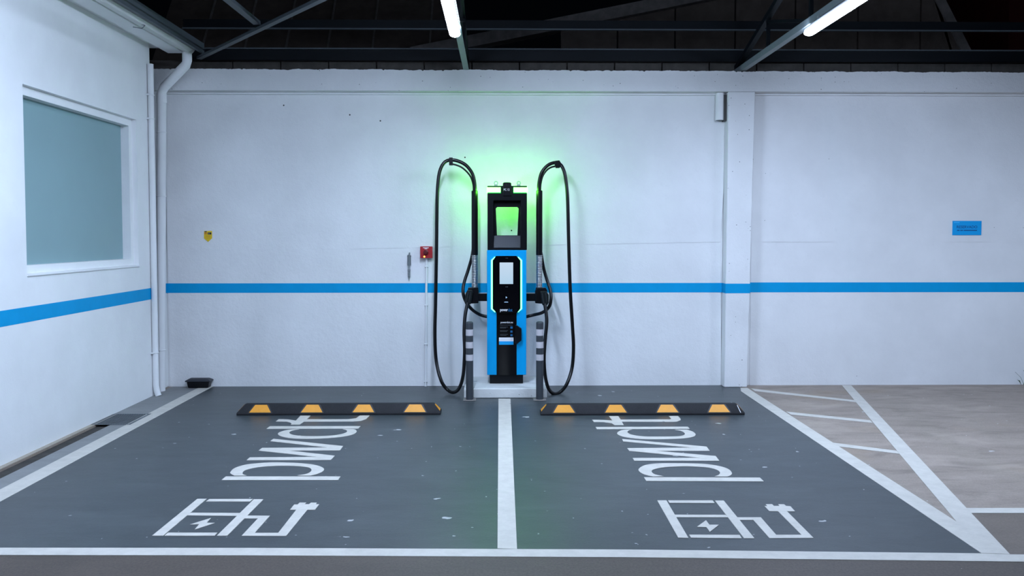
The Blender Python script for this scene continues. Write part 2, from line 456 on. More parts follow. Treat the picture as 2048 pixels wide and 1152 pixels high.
# ------------------------------------------------------------------ left wall with window and eave
YW = -0.46
WY0, WY1, WZ0, WZ1 = -2.70, -0.79, 1.30, 2.675
lw = B()
lw.box(-3.85, XL, YE, WY0, -0.1, 3.5); lw.box(-3.85, XL, WY1, YW, -0.1, 3.5)
lw.box(-3.85, XL, WY0, WY1, -0.1, WZ0); lw.box(-3.85, XL, WY0, WY1, WZ1, 3.5)
wall_left = struct(lw.out('wall_left', 'plaster_smooth'), 'smooth white wall with the frosted window on the left')
g = B(); g.box(XL - 0.001, XL + 0.0015, YE, YW, 0.957, 1.068); g.out('blue_stripe', 'stripe_blue', wall_left)['label'] = 'blue painted stripe'
win = bpy.data.objects.new('window_1', None); win.location = (XL, (WY0 + WY1) / 2, WZ0); C.objects.link(win)
struct(win, 'frosted grey-green window set deep in the left wall')
a, fw = XL - 0.045, 0.065
g = B()
for (y0, y1, z0, z1) in ((WY0, WY1, WZ1 - fw, WZ1), (WY0, WY1, WZ0, WZ0 + fw), (WY0, WY0 + fw, WZ0 + fw, WZ1 - fw), (WY1 - fw, WY1, WZ0 + fw, WZ1 - fw)):
    g.box(XL - 0.18, a, y0, y1, z0, z1)
g.out('window_frame', 'plaster_smooth', win)
g = B(); g.box(XL - 0.135, XL - 0.12, WY0 + fw * 0.5, WY1 - fw * 0.5, WZ0 + fw * 0.5, WZ1 - fw * 0.5)
g.out('pane', 'pane_frost', win)['label'] = 'frosted grey-green glass pane'
g = B(); g.box(a - 0.002, XL + 0.010, WY0, WY1, WZ0 - 0.012, WZ0 + 0.006); g.out('window_sill', 'plaster_smooth', win, bevel=0.003)
# eave: soffit boards, gutter, dark rail
eave = bpy.data.objects.new('trim_1', None); eave.location = (XL, YW, 3.39); C.objects.link(eave)
struct(eave, 'white boarded eave above the left wall')
YG = -0.30
g = B(); g.box(XL - 0.3, XL + 0.12, YE, YG, 3.450, 3.50); g.out('soffit_board', 'plaster_smooth', eave)
g = B(); g.box(XL + 0.12, -3.15, YE, YG, 3.400, 3.47); g.out('soffit_board', 'plaster_smooth', eave, bevel=0.004)
gut = thing('rain_gutter', 'pale rain gutter running along the eave above the window wall', 'gutter', (-3.06, YG, 3.40))
g = B()
pr = [(-3.15, 3.52), (-3.145, 3.42), (-3.12, 3.395), (-3.06, 3.392), (-3.035, 3.42), (-3.03, 3.52), (-3.036, 3.52), (-3.042, 3.423), (-3.062, 3.399), (-3.118, 3.402), (-3.139, 3.423), (-3.143, 3.52)]
g.prism([(x, YE, z) for x, z in pr], (0, YG - YE - 0.03, 0)); g.out('channel', 'gutter_pale', gut)
g = B(); g.prism([(x, YG - 0.03, z) for x, z in pr[:6]], (0, 0.006, 0)); g.out('end_cap', 'gutter_pale', gut)
wp = [FL(290, 51, 3.385), FL(284, 57, 3.375), FL(266, 54, 3.375)]
g = B(); g.tube([Vector((-3.09, wp[0].y, 3.40))] + wp, 0.004, seg=6); g.out('bent_wire', 'rod_grey', gut, smooth=True)
rail = B(); rail.box(-3.02, -2.955, YE, YG + 0.02, 3.445, 3.50); rail.box(-2.985, -2.955, YE, YG + 0.02, 3.40, 3.43)
tag(rail.out('roof_edge_rail', 'steel_slate'), 'dark steel rail running beside the pale gutter', 'rail')

# ------------------------------------------------------------------ roof steel
def beam(name, p0, p1, w, hh, mat, parent=None):
    """rectangular bar between two points, w across, hh deep"""
    p0, p1 = Vector(p0), Vector(p1); d = (p1 - p0).normalized()
    x = d.cross(Vector((0, 0, 1)))
    x = x.normalized() if x.length > 1e-3 else Vector((1, 0, 0))
    z = x.cross(d).normalized()
    g = B(); g.prism([p0 + x * sx_ * w / 2 + z * sz * hh / 2 for sx_, sz in ((-1, -1), (1, -1), (1, 1), (-1, 1))], p1 - p0)
    return g.out(name, mat, parent)
def purlin(label, y, z0, z1, lip_top):
    t = thing('purlin', label, 'beam', (4.0, y, z0), 'steel purlins over the white wall')
    g = B(); g.box(-3.3, XE, y, y + 0.006, z0, z1); g.out('web', 'steel_dark', t)
    z = z1 if lip_top else z0
    g = B(); g.box(-3.3, XE, y - 0.035, y, z - 0.007, z + 0.006); g.out('flange', 'steel_slate', t)  # lighter steel than the web: the lamp-lit edge put into the colour
    z = z0 if lip_top else z1
    g = B(); g.box(-3.3, XE, y + 0.006, y + 0.045, z - 0.004, z + 0.004); g.out('flange', 'steel_dark', t)
purlin('lower dark steel purlin just above the grey block course', 0.10, 3.42, 3.532, True)
purlin('upper dark steel purlin crossing behind the two lamps', 0.10, 3.738, 3.835, False)
def truss(x, label):
    t = thing('roof_truss', label, 'truss', (x, 0.0, 3.28), 'roof trusses reaching out from the wall')
    g = B(); g.box(x - 0.028, x + 0.028, -9.0, 0.12, 3.275, 3.282); g.box(x - 0.028, x - 0.021, -9.0, 0.12, 3.282, 3.33)
    g.out('bottom_chord', 'steel_teal', t)
    def rise(y): return 3.345 - 0.265 * y
    beam('top_chord', (x, 0.12, rise(0.0)), (x, -9.0, rise(-9.0)), 0.05, 0.05, 'steel_dark', t)
    for y0, y1 in ((-0.9, -0.9), (-0.9, -2.0), (-2.0, -2.0), (-2.0, -3.6), (-3.6, -3.6), (-3.6, -5.4), (-5.4, -5.4)):
        beam('web', (x + 0.012, y0, rise(y0)), (x + 0.012, y1, 3.32), 0.03, 0.03, 'steel_dark', t)
truss(-0.345, 'dark steel roof truss carrying the lamp above the charger')
truss(2.50, 'dark steel roof truss carrying the right lamp above the pillar')
b0, b1 = FL(398, 116, 3.36), FL(650, -5, 3.36)
br = b1 + (b1 - b0) * 0.8
tag(beam('roof_brace', b0, br, 0.05, 0.025, 'steel_brace'), 'grey diagonal steel brace rising right from the gutter corner', 'brace')
b0, b1 = FL(514, 46, 3.40), FL(445, 0, 3.40)
tag(beam('roof_rafter', (b0.x, b0.y, 3.40), (b1.x - 0.05, -7.0, 3.40), 0.06, 0.03, 'steel_brace'), 'short steel rafter ending above the diagonal brace', 'beam')

# neighbouring building beyond the wall, almost in darkness
nb = thing('neighbouring_building', 'dark clad building with sloping concrete coping beyond the wall', 'building', (0, 2.2, 3.0))
lean = math.tan(math.radians(36))
def np_(px, py, y=2.2):
    p = WB(px, py, y)
    for _ in range(6):                       # the cladding leans back as it rises
        p = WB(px, py, y + (p.z - 3.3) * lean)
    return p
edges = [300, 395, 482, 565, 650, 741, 857, 905]
for e0, e1 in zip(edges, edges[1:]):
    p = [np_(e0 + 1.5, 130), np_(e1 - 1.5, 130)]
    k = 1.9
    up = Vector((0, lean * k, k))
    g = B(); g.prism([p[0], p[1], p[1] + up, p[0] + up], (0, 0.03, -0.02)); g.out('cladding_panel', 'clad_brown', nb)
    q = np_(e1, 130) + Vector((0, -0.02, 0))
    g = B(); g.prism([q + Vector((-0.012, 0, 0)), q + Vector((0.012, 0, 0)), q + Vector((0.012, 0, 0)) + up, q + Vector((-0.012, 0, 0)) + up], (0, 0.02, 0)); g.out('seam_batten', 'coping_grey', nb)
yb2 = 2.6
c0, c1 = WB(820, 118, yb2), WB(1420, -2, yb2)
dz = Vector((0, 0, 0.16))
ext = (c1 - c0) * 0.25
g = B(); g.prism([c0, c1 + ext, c1 + ext + dz, c0 + dz], (0, 0.25, 0)); g.out('coping', 'coping_grey', nb)
redge = [WB(1945, 110, yb2 + 0.15), WB(1884, -10, yb2 + 0.15)]
ex2 = (redge[1] - redge[0]) * 0.8
def gable_z(x):
    return c0.z + (c1.z - c0.z) * (x - c0.x) / (c1.x - c0.x)
xs_g = [1120, 1235, 1350, 1470, 1590, 1715, 1840]
for e0, e1 in zip(xs_g, xs_g[1:] + [1945]):
    xg0 = WB(e0, 110, yb2 + 0.15).x + 0.012; xg1 = WB(e1, 110, yb2 + 0.15).x - 0.012
    z0 = 3.2
    z_0, z_1 = min(gable_z(xg0), 5.0), min(gable_z(xg1), 5.0)
    if e1 == 1945:
        x_t = redge[1].x + ex2.x * 0.5
        pts = [(xg0, z0), (redge[0].x, z0), (redge[0].x, redge[0].z), (redge[1].x + ex2.x, redge[1].z + ex2.z), (xg0, redge[1].z + ex2.z)]
    else:
        pts = [(xg0, z0), (xg1, z0), (xg1, z_1), (xg0, z_0)]
    g = B(); g.prism([(x, yb2 + 0.15, z) for x, z in pts], (0, 0.05, 0)); g.out('cladding_panel', 'clad_brown', nb)
g = B(); g.prism([redge[0] + Vector((-0.14, -0.03, 0)), redge[0] + Vector((0, -0.03, 0)), redge[1] + ex2 + Vector((0, -0.03, 0)), redge[1] + ex2 + Vector((-0.14, -0.03, 0))], (0, 0.05, 0))
g.out('edge_board', 'coping_grey', nb)
r0 = WB(2016, 110, 5.0)
g = B(); g.box(r0.x, r0.x + 6, 5.0, 8.0, 3.0, 6.5); g.box(r0.x - 0.05, r0.x + 6.05, 4.95, 8.05, 6.5, 6.62)
tag(g.out('red_building', 'far_red'), 'dark red building corner at the far upper right', 'building')

# ------------------------------------------------------------------ lamps
def make_lamp(label, x, y0, z, length=1.27):
    """LED batten hanging under a truss chord, running in Y"""
    t = thing('batten_lamp', label, 'lamp', (x, y0 - length / 2, z), 'LED batten lamps under the roof trusses')
    y1 = y0 - length
    g = B(); g.box(x - 0.040, x + 0.040, y1 + 0.03, y0 - 0.03, z + 0.012, z + 0.050); g.out('housing', 'lamp_body', t, bevel=0.006)
    bm = bmesh.new()
    r = 0.044; rings = []
    n_ = 10
    for k in range(n_ + 1):                  # rounded near end, body, rounded far end
        a_ = math.pi / 2 * k / n_
        rings.append((y0 - r * (1 - math.sin(a_)), r * max(math.sin(a_) if k else 0.02, 0.02) if k < n_ else r))
    prof = [(y0 - r + r * math.cos(math.pi / 2 * k / 8), r * math.sin(math.pi / 2 * k / 8)) for k in range(9)]
    prof += [(y1 + r - r * math.sin(math.pi / 2 * k / 8), r * math.cos(math.pi / 2 * k / 8)) for k in range(9)]
    prev = None
    seg = 12
    for yy, rr in prof:
        rr = max(rr, 0.002)
        ring = [bm.verts.new((x + rr * math.cos(math.pi + math.pi * j / seg), yy, z + 0.012 + 0.58 * rr * math.sin(math.pi + math.pi * j / seg))) for j in range(seg + 1)]
        if prev:
            for j in range(seg):
                bm.faces.new((prev[j], prev[j + 1], ring[j + 1], ring[j]))
            bm.faces.new((prev[seg], prev[0], ring[0], ring[seg]))
        prev = ring
    finish('diffuser', bm, 'lamp_diffuser', t, smooth=True)
    for yy in (y0 - 0.25, y1 + 0.25):
        g = B(); g.box(x - 0.012, x + 0.012, yy - 0.02, yy + 0.02, z + 0.05, z + 0.09); g.out('bracket', 'galvanised', t)
    return t
make_lamp('glowing LED batten lamp over the charger, left of the two', -0.362, -1.94, 3.195)
make_lamp('glowing LED batten lamp over the right bay, above the pillar', 2.475, -2.03, 3.195)
# unseen lamps, added to brighten the walls; the high ones also shade the eave
make_lamp('LED batten lamp under the short rafter over the left bay', -2.05, -3.85, 3.25, 1.0)
make_lamp('LED batten lamp of the second next row, over the driveway on the left', -2.0, -8.8, 4.75)
make_lamp('LED batten lamp of the next row, over the middle of the driveway', -0.2, -8.8, 4.9)
make_lamp('LED batten lamp of the next row, over the driveway on the right', 2.475, -8.8, 4.9)
make_lamp('LED batten lamp over the neighbouring bay on the right', 5.45, -2.6, 3.195)

# ------------------------------------------------------------------ floor markings
def quad(g, pts, z=0.0035, base=0.0005):
    g.prism([(p[0], p[1], z) for p in pts], (0, 0, base - z)); return g
LINE_Z = [0.0034]
def mark_line(name, label, pts):
    LINE_Z[0] += 0.00012
    g = B(); quad(g, pts, LINE_Z[0]); return tag(g.out(name, 'line_white'), label, 'floor marking', 'white parking lines')
a0, a1, c0_, c1_ = FL(389, 780), FL(0, 980), FL(424, 774.5), FL(8, 1000)
def along(p, q, y):
    return (p.x + (q.x - p.x) * (y - p.y) / (q.y - p.y), y)
mark_line('parking_line', 'white line on the left edge of the left bay beside the drain', [along(a0, a1, -0.012), along(c0_, c1_, -0.012), along(c0_, c1_, front_y(-3.0)), along(a0, a1, front_y(-3.0))])
e = [FL(997, 798), FL(1021, 798), FL(1034, 1099.2), FL(995, 1097.8)]
mark_line('parking_line', 'white line between the two bays leading to the charger', e)
ft = [FL(-60, 1096.6), FL(500, 1097), FL(1250, 1100.2), FL(1963, 1107.9), FL(2020, 1110), FL(2400, 1112.5)]
fb = [FL(2400, 1130), FL(1963, 1123.5), FL(1250, 1115.6), FL(500, 1112), FL(-60, 1111)]
ext_l = (LX - 6.0)
ftp = [(ext_l, ft[0].y + 0.03)] + [(p.x, p.y - 0.001) for p in ft]
fbp = [(p.x, p.y) for p in fb] + [(ext_l, fb[-1].y + 0.03)]
mark_line('parking_line', 'long white line across the front of both bays', [(max(x, -3.26) if k == 0 else x, y) for k, (x, y) in enumerate(ftp)] + [(max(x, -3.26) if k == len(fbp) - 1 else x, y) for k, (x, y) in enumerate(fbp)])
tip = FL(1929, 1054.7)
mark_line('parking_line', 'white line on the right edge of the right bay, starting at the pillar', [FL(1482, 783), FL(1481, 776.5), FL(1494, 776), tip, FL(2000, 1108.5), FL(1963, 1107.5)])
mark_line('parking_line', 'white slanting line on the right closing the hatched wedge', [FL(1684, 771.5), FL(1702.5, 771.5), FL(2020, 1109.8), FL(1990, 1108.2), FL(1922, 1055)])
def zp(x, y): return FL(1480 + x / 2.796, 740 + y / 2.796)
for nm, q in (('farthest thin white hatch bar in the wedge, by the wall', [(62, 105), (640, 170), (652, 181), (85, 119)]),
              ('middle thin white hatch bar in the wedge', [(258, 234), (728, 283), (742, 297), (284, 250)]),
              ('nearest thin white hatch bar in the wedge', [(500, 406), (890, 455), (905, 472), (540, 428)])):
    g = B(); quad(g, [zp(*p) for p in q], 0.0031); tag(g.out('hatch_bar', 'line_white'), nm, 'floor marking', 'hatch bars in the wedge')
mark_line('parking_line', 'short white line running out of the frame at the right', [zp(1262, 775), zp(2600, 775), zp(2600, 804), zp(1293, 803)])
def smooth_poly(outer, inner):
    f = lambda L: [(v.x, v.y) for v in catmull([(x, y, 0) for x, y in L], 5)]
    return f(outer) + f(inner)
def lettering(label, ox, oy, sc, letters, loc):
    t = thing('bay_lettering', label, 'floor marking', loc, 'floor lettering of the bays')
    for nm, polys in letters:
        g = B()
        for poly in polys:
            quad(g, [FL(ox + x / sc, oy + y / sc) for x, y in poly], 0.0045)
        g.out(nm, 'line_white', t)
lettering('white letters pwdt painted on the left bay', 440, 820, 6.4, [
    ('letter_p', [[(20, 903), (75, 858), (1543, 858), (1512, 903)],
                  smooth_poly([(185, 848), (138, 822), (135, 800), (190, 750), (350, 703), (600, 681), (800, 679), (1050, 690), (1230, 714), (1325, 752), (1315, 792), (1230, 830), (1150, 848)],
                              [(990, 846), (1100, 826), (1162, 795), (1165, 760), (1110, 737), (950, 722), (700, 722), (480, 740), (330, 775), (288, 810), (300, 832), (340, 846)])]),
    ('letter_w', [[(340, 650), (382, 613), (1238, 607), (495, 525), (540, 491), (1380, 486), (645, 404), (685, 375), (1575, 468), (1535, 523), (885, 526), (1470, 592), (1418, 646)]]),
    ('letter_d', [[(595, 246), (640, 214), (1800, 212), (1770, 243)],
                  smooth_poly([(985, 250), (860, 262), (760, 292), (744, 318), (790, 345), (900, 366), (1080, 375), (1300, 370), (1530, 352), (1690, 322), (1748, 285), (1735, 260), (1700, 249)],
                              [(1570, 249), (1622, 268), (1612, 295), (1500, 325), (1300, 340), (1080, 340), (940, 325), (888, 302), (900, 280), (950, 262), (1015, 250)])]),
    ('letter_t', [[(715, 152), (752, 123), (880, 127), (970, 142), (1030, 78), (1160, 78), (1112, 124), (1640, 124), (1740, 112), (1790, 76), (1915, 76), (1870, 122), (1800, 145), (1700, 152), (1075, 154), (1020, 192), (905, 192), (918, 180), (900, 165), (850, 154)]]),
], FL(560, 900))
lettering('white letters pwdt painted on the right bay', 1170, 820, 5.389, [
    ('letter_p', [[(635, 731), (1885, 735), (1928, 776), (662, 771)],
                  smooth_poly([(735, 723), (640, 700), (583, 665), (585, 635), (650, 600), (780, 582), (1000, 580), (1250, 585), (1420, 605), (1540, 640), (1583, 685), (1565, 712), (1530, 724)],
                              [(1395, 722), (1440, 705), (1455, 680), (1420, 650), (1320, 625), (1150, 614), (1000, 614), (850, 624), (745, 645), (718, 668), (750, 698), (850, 721)])]),
    ('letter_w', [[(533, 553), (513, 523), (1245, 521), (478, 446), (455, 416), (1150, 411), (412, 344), (400, 318), (1310, 400), (1345, 446), (775, 446), (1408, 502), (1448, 553)]]),
    ('letter_d', [[(115, 188), (1108, 185), (1128, 208), (130, 212)],
                  smooth_poly([(495, 215), (400, 222), (348, 250), (365, 275), (450, 300), (620, 318), (850, 320), (1050, 312), (1160, 295), (1192, 270), (1165, 240), (1100, 217)],
                              [(965, 217), (1040, 232), (1075, 258), (1060, 278), (980, 290), (780, 292), (620, 289), (500, 270), (458, 245), (470, 226), (508, 216)])]),
    ('letter_t', [[(75, 110), (200, 112), (295, 118), (258, 71), (358, 71), (385, 108), (915, 106), (930, 98), (903, 70), (1003, 70), (1030, 98), (1030, 115), (990, 130), (940, 132), (395, 130), (417, 166), (318, 167), (290, 148), (200, 135), (95, 133)]]),
], FL(1340, 900))
def symbol(label, ox, oy, sc, parts, loc):
    t = thing('charging_symbol', label, 'floor marking', loc, 'charging station symbols of the bays')
    for nm, poly in parts:
        g = B(); quad(g, [FL(ox + x / sc, oy + y / sc) for x, y in poly], 0.0045 if nm not in ('mid_bar', 'hose') else 0.0042); g.out(nm, 'line_white', t)
symbol('white charging station symbol with plug painted on the left bay', 290, 980, 5.535, [
    ('post', [(78, 514), (580, 105), (683, 105), (200, 514)]), ('top_bar', [(675, 133), (712, 107), (1195, 107), (1160, 135)]),
    ('mid_bar', [(490, 258), (1062, 262), (1020, 294), (450, 287)]), ('bottom_bar', [(215, 514), (255, 480), (803, 480), (770, 514)]),
    ('post', [(795, 514), (1205, 110), (1312, 110), (910, 514)]),
    ('hose', [(1100, 290), (1383, 292), (1215, 482), (1475, 482), (1675, 225), (1798, 225), (1562, 516), (1070, 514), (1250, 322), (1070, 322)]),
    ('plug', [(1605, 226), (1652, 168), (1690, 168), (1712, 146), (1785, 147), (1768, 165), (1815, 165), (1838, 147), (1902, 148), (1892, 165), (1928, 165), (1882, 226)]),
    ('lightning_bolt', [(500, 389), (730, 317), (682, 370), (773, 373), (550, 445), (600, 387)])], FL(450, 1040))
symbol('white charging station symbol with plug painted on the right bay', 1300, 980, 6.0235, [
    ('post', [(88, 133), (198, 133), (463, 586), (340, 582)]), ('top_bar', [(217, 133), (755, 133), (778, 165), (237, 163)]),
    ('mid_bar', [(290, 305), (910, 307), (945, 337), (310, 335)]), ('bottom_bar', [(472, 547), (1080, 550), (1103, 590), (495, 583)]),
    ('post', [(783, 135), (888, 135), (1258, 590), (1133, 590)]),
    ('hose', [(1040, 337), (1335, 337), (1520, 548), (1825, 548), (1542, 262), (1648, 262), (1970, 585), (1440, 588), (1245, 368), (1070, 368)]),
    ('plug', [(1380, 202), (1415, 202), (1395, 180), (1470, 178), (1492, 200), (1560, 200), (1545, 180), (1615, 180), (1640, 200), (1690, 203), (1748, 265), (1440, 263)]),
    ('lightning_bolt', [(565, 452), (675, 373), (715, 427), (830, 428), (722, 512), (680, 455)])], FL(1470, 1040))

# ------------------------------------------------------------------ drain grate
gx0, gx1, gy0, gy1 = -3.42, -3.095, -1.81, -1.385
t = thing('drain_grate', 'dark steel drain grate set in the ground by the left wall', 'grate', ((gx0 + gx1) / 2, (gy0 + gy1) / 2, 0.0))
g = B(); g.box(gx0, gx1, gy0, gy1, 0.0012, 0.002); g.out('sump', 'trench_dirt', t)
g = B(); g.box(gx0, gx1, gy1 - 0.012, gy1, 0.002, 0.0065); g.box(gx0, gx1, gy0, gy0 + 0.012, 0.002, 0.0065)
g.box(gx0, gx0 + 0.008, gy0, gy1, 0.002, 0.0065); g.box(gx1 - 0.008, gx1, gy0, gy1, 0.002, 0.0065); g.out('rim', 'grate_steel', t)
nb_ = 15; proto = None
for k in range(nb_):
    x = gx0 + 0.016 + (gx1 - gx0 - 0.032) * k / (nb_ - 1)
    if proto is None:
        g = B(); g.box(-0.0035, 0.0035, gy0 + 0.012, gy1 - 0.012, 0.0022, 0.0062); proto = g.out('bar', 'grate_steel', t); o = proto
        base_inv = proto.matrix_parent_inverse.copy()
    else:
        o = proto.copy(); C.objects.link(o)
    o.matrix_parent_inverse = base_inv; o.location = (x, 0, 0)

# ------------------------------------------------------------------ wheel stops
def wheel_stop(label, pl_, pr_, chips):
    x0, x1, y = pl_.x, pr_.x, (pl_.y + pr_.y) / 2
    t = thing('wheel_stop', label, 'wheel stop', ((x0 + x1) / 2, y + 0.075, 0.0), 'rubber wheel stops of the charging bays')
    Hh, lip, ins, dep = 0.092, 0.020, 0.062, 0.15
    z0 = 0.0015
    # levels: (z, x inset, y inset)
    lv = [(z0, 0.0, 0.0), (z0 + lip, 0.0, 0.0), (Hh - 0.004, ins - 0.004, 0.046), (Hh, ins + 0.004, 0.052)]
    bm = bmesh.new(); prev = None
    for z, ix, iy in lv:
        ring = [bm.verts.new(p) for p in ((x0 + ix, y + iy, z), (x1 - ix, y + iy, z), (x1 - ix, y + dep - iy, z), (x0 + ix, y + dep - iy, z))]
        if prev is None: bm.faces.new(ring[::-1])
        else:
            for j in range(4): bm.faces.new((prev[j], prev[(j + 1) % 4], ring[(j + 1) % 4], ring[j]))
        prev = ring
    bm.faces.new(prev)
    finish('body', bm, 'stop_rubber', t, bevel=0.003, bseg=1)
    def face(u, s):                          # point on the front slope: s 0..1 from lip to crest
        z = lv[1][0] + (lv[2][0] - lv[1][0]) * s
        return Vector((u, y + 0.046 * s, z))
    nrm = Vector((0, -(lv[2][0] - lv[1][0]), 0.046)).normalized()
    L = x1 - x0
    for k in range(4):
        u = x0 + L * (0.115 + 0.253 * k)
        for (nm, mat, w0, w1, s0, s1, th) in (('reflector_recess', 'print_black', 0.108, 0.066, -0.0, 0.99, 0.001), ('reflector', 'reflector_yellow', 0.095, 0.052, 0.05, 0.95, 0.0025)):
            q = [face(u - w0, s0), face(u + w0, s0), face(u + w1, s1), face(u - w1, s1)]
            g = B(); g.prism([p + nrm * th for p in q], -nrm * (th + 0.002)); g.out(nm, mat, t)
    if chips:                                # pale scuff down the right end
        u = x1 - 0.058
        g = B(); g.prism([p + nrm * 0.0012 for p in (face(u + 0.018, 0.0), face(u + 0.023, 0.0), face(u + 0.002, 0.9), face(u - 0.003, 0.9))], -nrm * 0.003); g.out('scuff', 'label_white', t)
    for sx_, xe in ((-1, x0), (1, x1)):      # yellow flash on both ends
        def ef(v, s): return Vector((xe - sx_ * (ins - 0.004) * s, y + v, lv[1][0] + (lv[2][0] - lv[1][0]) * s))
        n2 = Vector((sx_ * (lv[2][0] - lv[1][0]), 0, ins)).normalized()
        q = [ef(0.030, 0.15), ef(0.120, 0.15), ef(0.092, 0.92), ef(0.058, 0.92)]
        g = B(); g.prism([p + n2 * 0.0022 for p in q], -n2 * 0.004); g.out('reflector', 'reflector_yellow', t)
wheel_stop('black rubber wheel stop with yellow patches at the end of the left bay', FL(473, 831), FL(881, 830), 0)
wheel_stop('black rubber wheel stop with yellow patches at the end of the right bay', FL(1081, 830.5), FL(1491, 831), 1)

# ------------------------------------------------------------------ plinth and bollards
px0, px1 = -0.352, 0.455
t = B(); t.box(px0, px1, -0.700, -0.012, 0.0005, 0.10)
plinth = tag(t.out('concrete_plinth', 'plinth_paint', bevel=0.012), 'low white painted concrete plinth under the charger', 'plinth')
def bollard(label, x, y):
    t = thing('bollard', label, 'bollard', (x, y, 0), 'striped bollards in front of the charger')
    r = 0.0355
    g = B(); g.lathe((x, y, 0.008), [(r, 0), (r, 0.735), (r * 0.93, 0.745), (r * 0.7, 0.750)], seg=28); g.out('post', 'bollard_grey', t, smooth=False)
    for z0, z1 in ((0.385, 0.443), (0.505, 0.565), (0.625, 0.685)):
        g = B(); g.lathe((x, y, z0), [(r + 0.0012, 0), (r + 0.0012, z1 - z0)], seg=28); g.out('reflective_band', 'reflective_grey', t)
    g = B(); g.box(x - 0.062, x + 0.062, y - 0.060, y + 0.060, 0.002, 0.008); g.out('base_plate', 'coping_grey', t, bevel=0.004)
    for sx_ in (-1, 1):
        for sy in (-1, 1):
            g = B(); g.lathe((x + sx_ * 0.048, y + sy * 0.046, 0.008), [(0.008, 0), (0.008, 0.006), (0.004, 0.008)], seg=6); g.out('bolt', 'galvanised', t)
bollard('grey bollard with white bands left of the charger', -0.293, -0.775)
bollard('grey bollard with white bands right of the charger', 0.382, -0.775)

# ------------------------------------------------------------------ charger
YC = -0.45                                   # front face
def c(px, py, y=YC):
    return WB(px, py, y)
chg = thing('charging_station', 'tall blue and black electric charging station with two cable arms', 'charging station', (0.066, -0.30, 0.10))
XA, XB = -0.130, 0.263                       # cabinet sides
XM = (XA + XB) / 2
def cx(px): return c(px, 560).x
def cz(py): return c(1013, py).z
Z0, Z1, Z2 = cz(750), cz(500), cz(371.5)
YBK = -0.13
YHB = -0.29                                  # back of the slim head
g = B(); g.box(cx(979), cx(1046.5), YC + 0.008, YBK - 0.02, 0.1005, Z0 + 0.02); g.out('foot', 'black_plastic', chg, bevel=0.008)
# blue shell
g = B(); g.box(XA, XB, YC, YBK, Z0, Z1); shell = g.out('blue_shell', 'shell_blue', chg, bevel=0.006); shell['label'] = 'bright blue lower cabinet shell'
g = B(); g.box(cx(993), cx(1033.3), YC - 0.004, YC + 0.02, Z0 - 0.002, cz(622)); lowp = g.out('lower_panel', 'black_gloss', chg, bevel=0.002); lowp['label'] = 'glossy black lower front panel'
# console
oct_ = [(992.3, 511.8), (1033.2, 511.8), (1041, 521), (1041, 617.5), (1034, 626), (993.3, 626), (985.2, 617.5), (985.2, 521)]
g = B(); g.prism([c(x, y, YC - 0.028) for x, y in oct_], (0, 0.03, 0)); con = g.out('console', 'black_gloss', chg, bevel=0.004); con['label'] = 'black octagonal console with screen'
YK = YC - 0.028
for sgn, xo in ((-1, 985.2), (1, 1041)):
    xi = xo
    o1 = xo + sgn * 3.0
    pts = [(xi, 522), (xi, 617), (xi - sgn * 5.5, 623.2), (xi - sgn * 5.0, 625.0), (o1, 618.2), (o1, 520.3), (xi - sgn * 4.5, 513.2), (xi - sgn * 5.0, 515.2)]
    g = B(); g.prism([c(x, y, YC - 0.006) for x, y in pts], (0, 0.007, 0)); g.out('led_strip', 'led_strip', con)['label'] = 'glowing green light strip'
g = B(); p, q = c(999.3, 568, YK), c(1026.3, 525, YK); g.box(p.x, q.x, YK - 0.0015, YK + 0.002, p.z, q.z); g.out('screen', 'screen_glow', con)['label'] = 'lit pale blue touch screen'
g = B(); p, q = c(1011, 516.6, YK), c(1016, 515.8, YK); g.box(p.x, q.x, YK - 0.001, YK + 0.001, p.z, q.z); g.out('sensor', 'print_grey', con)
for x in (1011.2, 1014.2):
    g = B(); p, q = c(x, 574.5, YK), c(x + 1.6, 572.9, YK); g.box(p.x, q.x, YK - 0.001, YK + 0.001, p.z, q.z); g.out('mark', 'print_grey', con)
g = B(); g.prism([c(x, y, YK - 0.001) for x, y in ((1011.6, 597), (1014.6, 594.9), (1011.6, 592.8))], (0, 0.002, 0)); g.out('tap_icon', 'icon_light', con)
g = B(); g.prism([c(x, y, YK - 0.001) for x, y in ((1008, 604.8), (1009.5, 603.6), (1015.4, 603.6), (1016.8, 604.8))], (0, 0.002, 0)); g.out('card_slot', 'icon_light', con)
tw = c(1015.7, 621, YK).x - c(1000.2, 621, YK).x
text_part('brand_lettering', 'power', 'label_white', con, c(1007.9, 621.3, YK), 0.030, tw, bold=0.01)
text_part('brand_lettering', 'dot', 'brand_blue', con, c(1020.5, 619.9, YK), 0.031, c(1025, 621, YK).x - c(1016.4, 621, YK).x, bold=0.01)
YP = YC - 0.004
text_part('web_lettering', 'powerdot.eu', 'label_white', lowp, c(1013.5, 645.2, YP), 0.026, c(1025.5, 645, YP).x - c(1001, 645, YP).x)
for y, x1 in ((650.2, 1025), (654, 1016), (661.2, 1016), (668.6, 1016), (656, 1012), (663, 1014), (670.6, 1013)):
    g = B(); p, q = c(1000, y + 0.5, YP), c(x1, y - 0.4, YP); g.box(p.x, q.x, YP - 0.0006, YP + 0.001, p.z, q.z); g.out('print_line', 'print_grey', lowp)
for y in (655, 663, 670.3):
    g = B(); p, q = c(1020.8, y + 2.2, YP), c(1025.2, y - 2.0, YP); g.box(p.x, q.x, YP - 0.0006, YP + 0.001, p.z, q.z); g.out('step_icon', 'brand_blue', lowp)
p, q = c(998, 689.5, YP), c(1027, 675.0, YP)
zm = c(1000, 682.5, YP).z
g = B(); g.box(p.x, q.x, YP - 0.001, YP + 0.001, zm, q.z); st = g.out('notice_sticker', 'label_white', lowp); st['label'] = 'white and blue notice sticker'
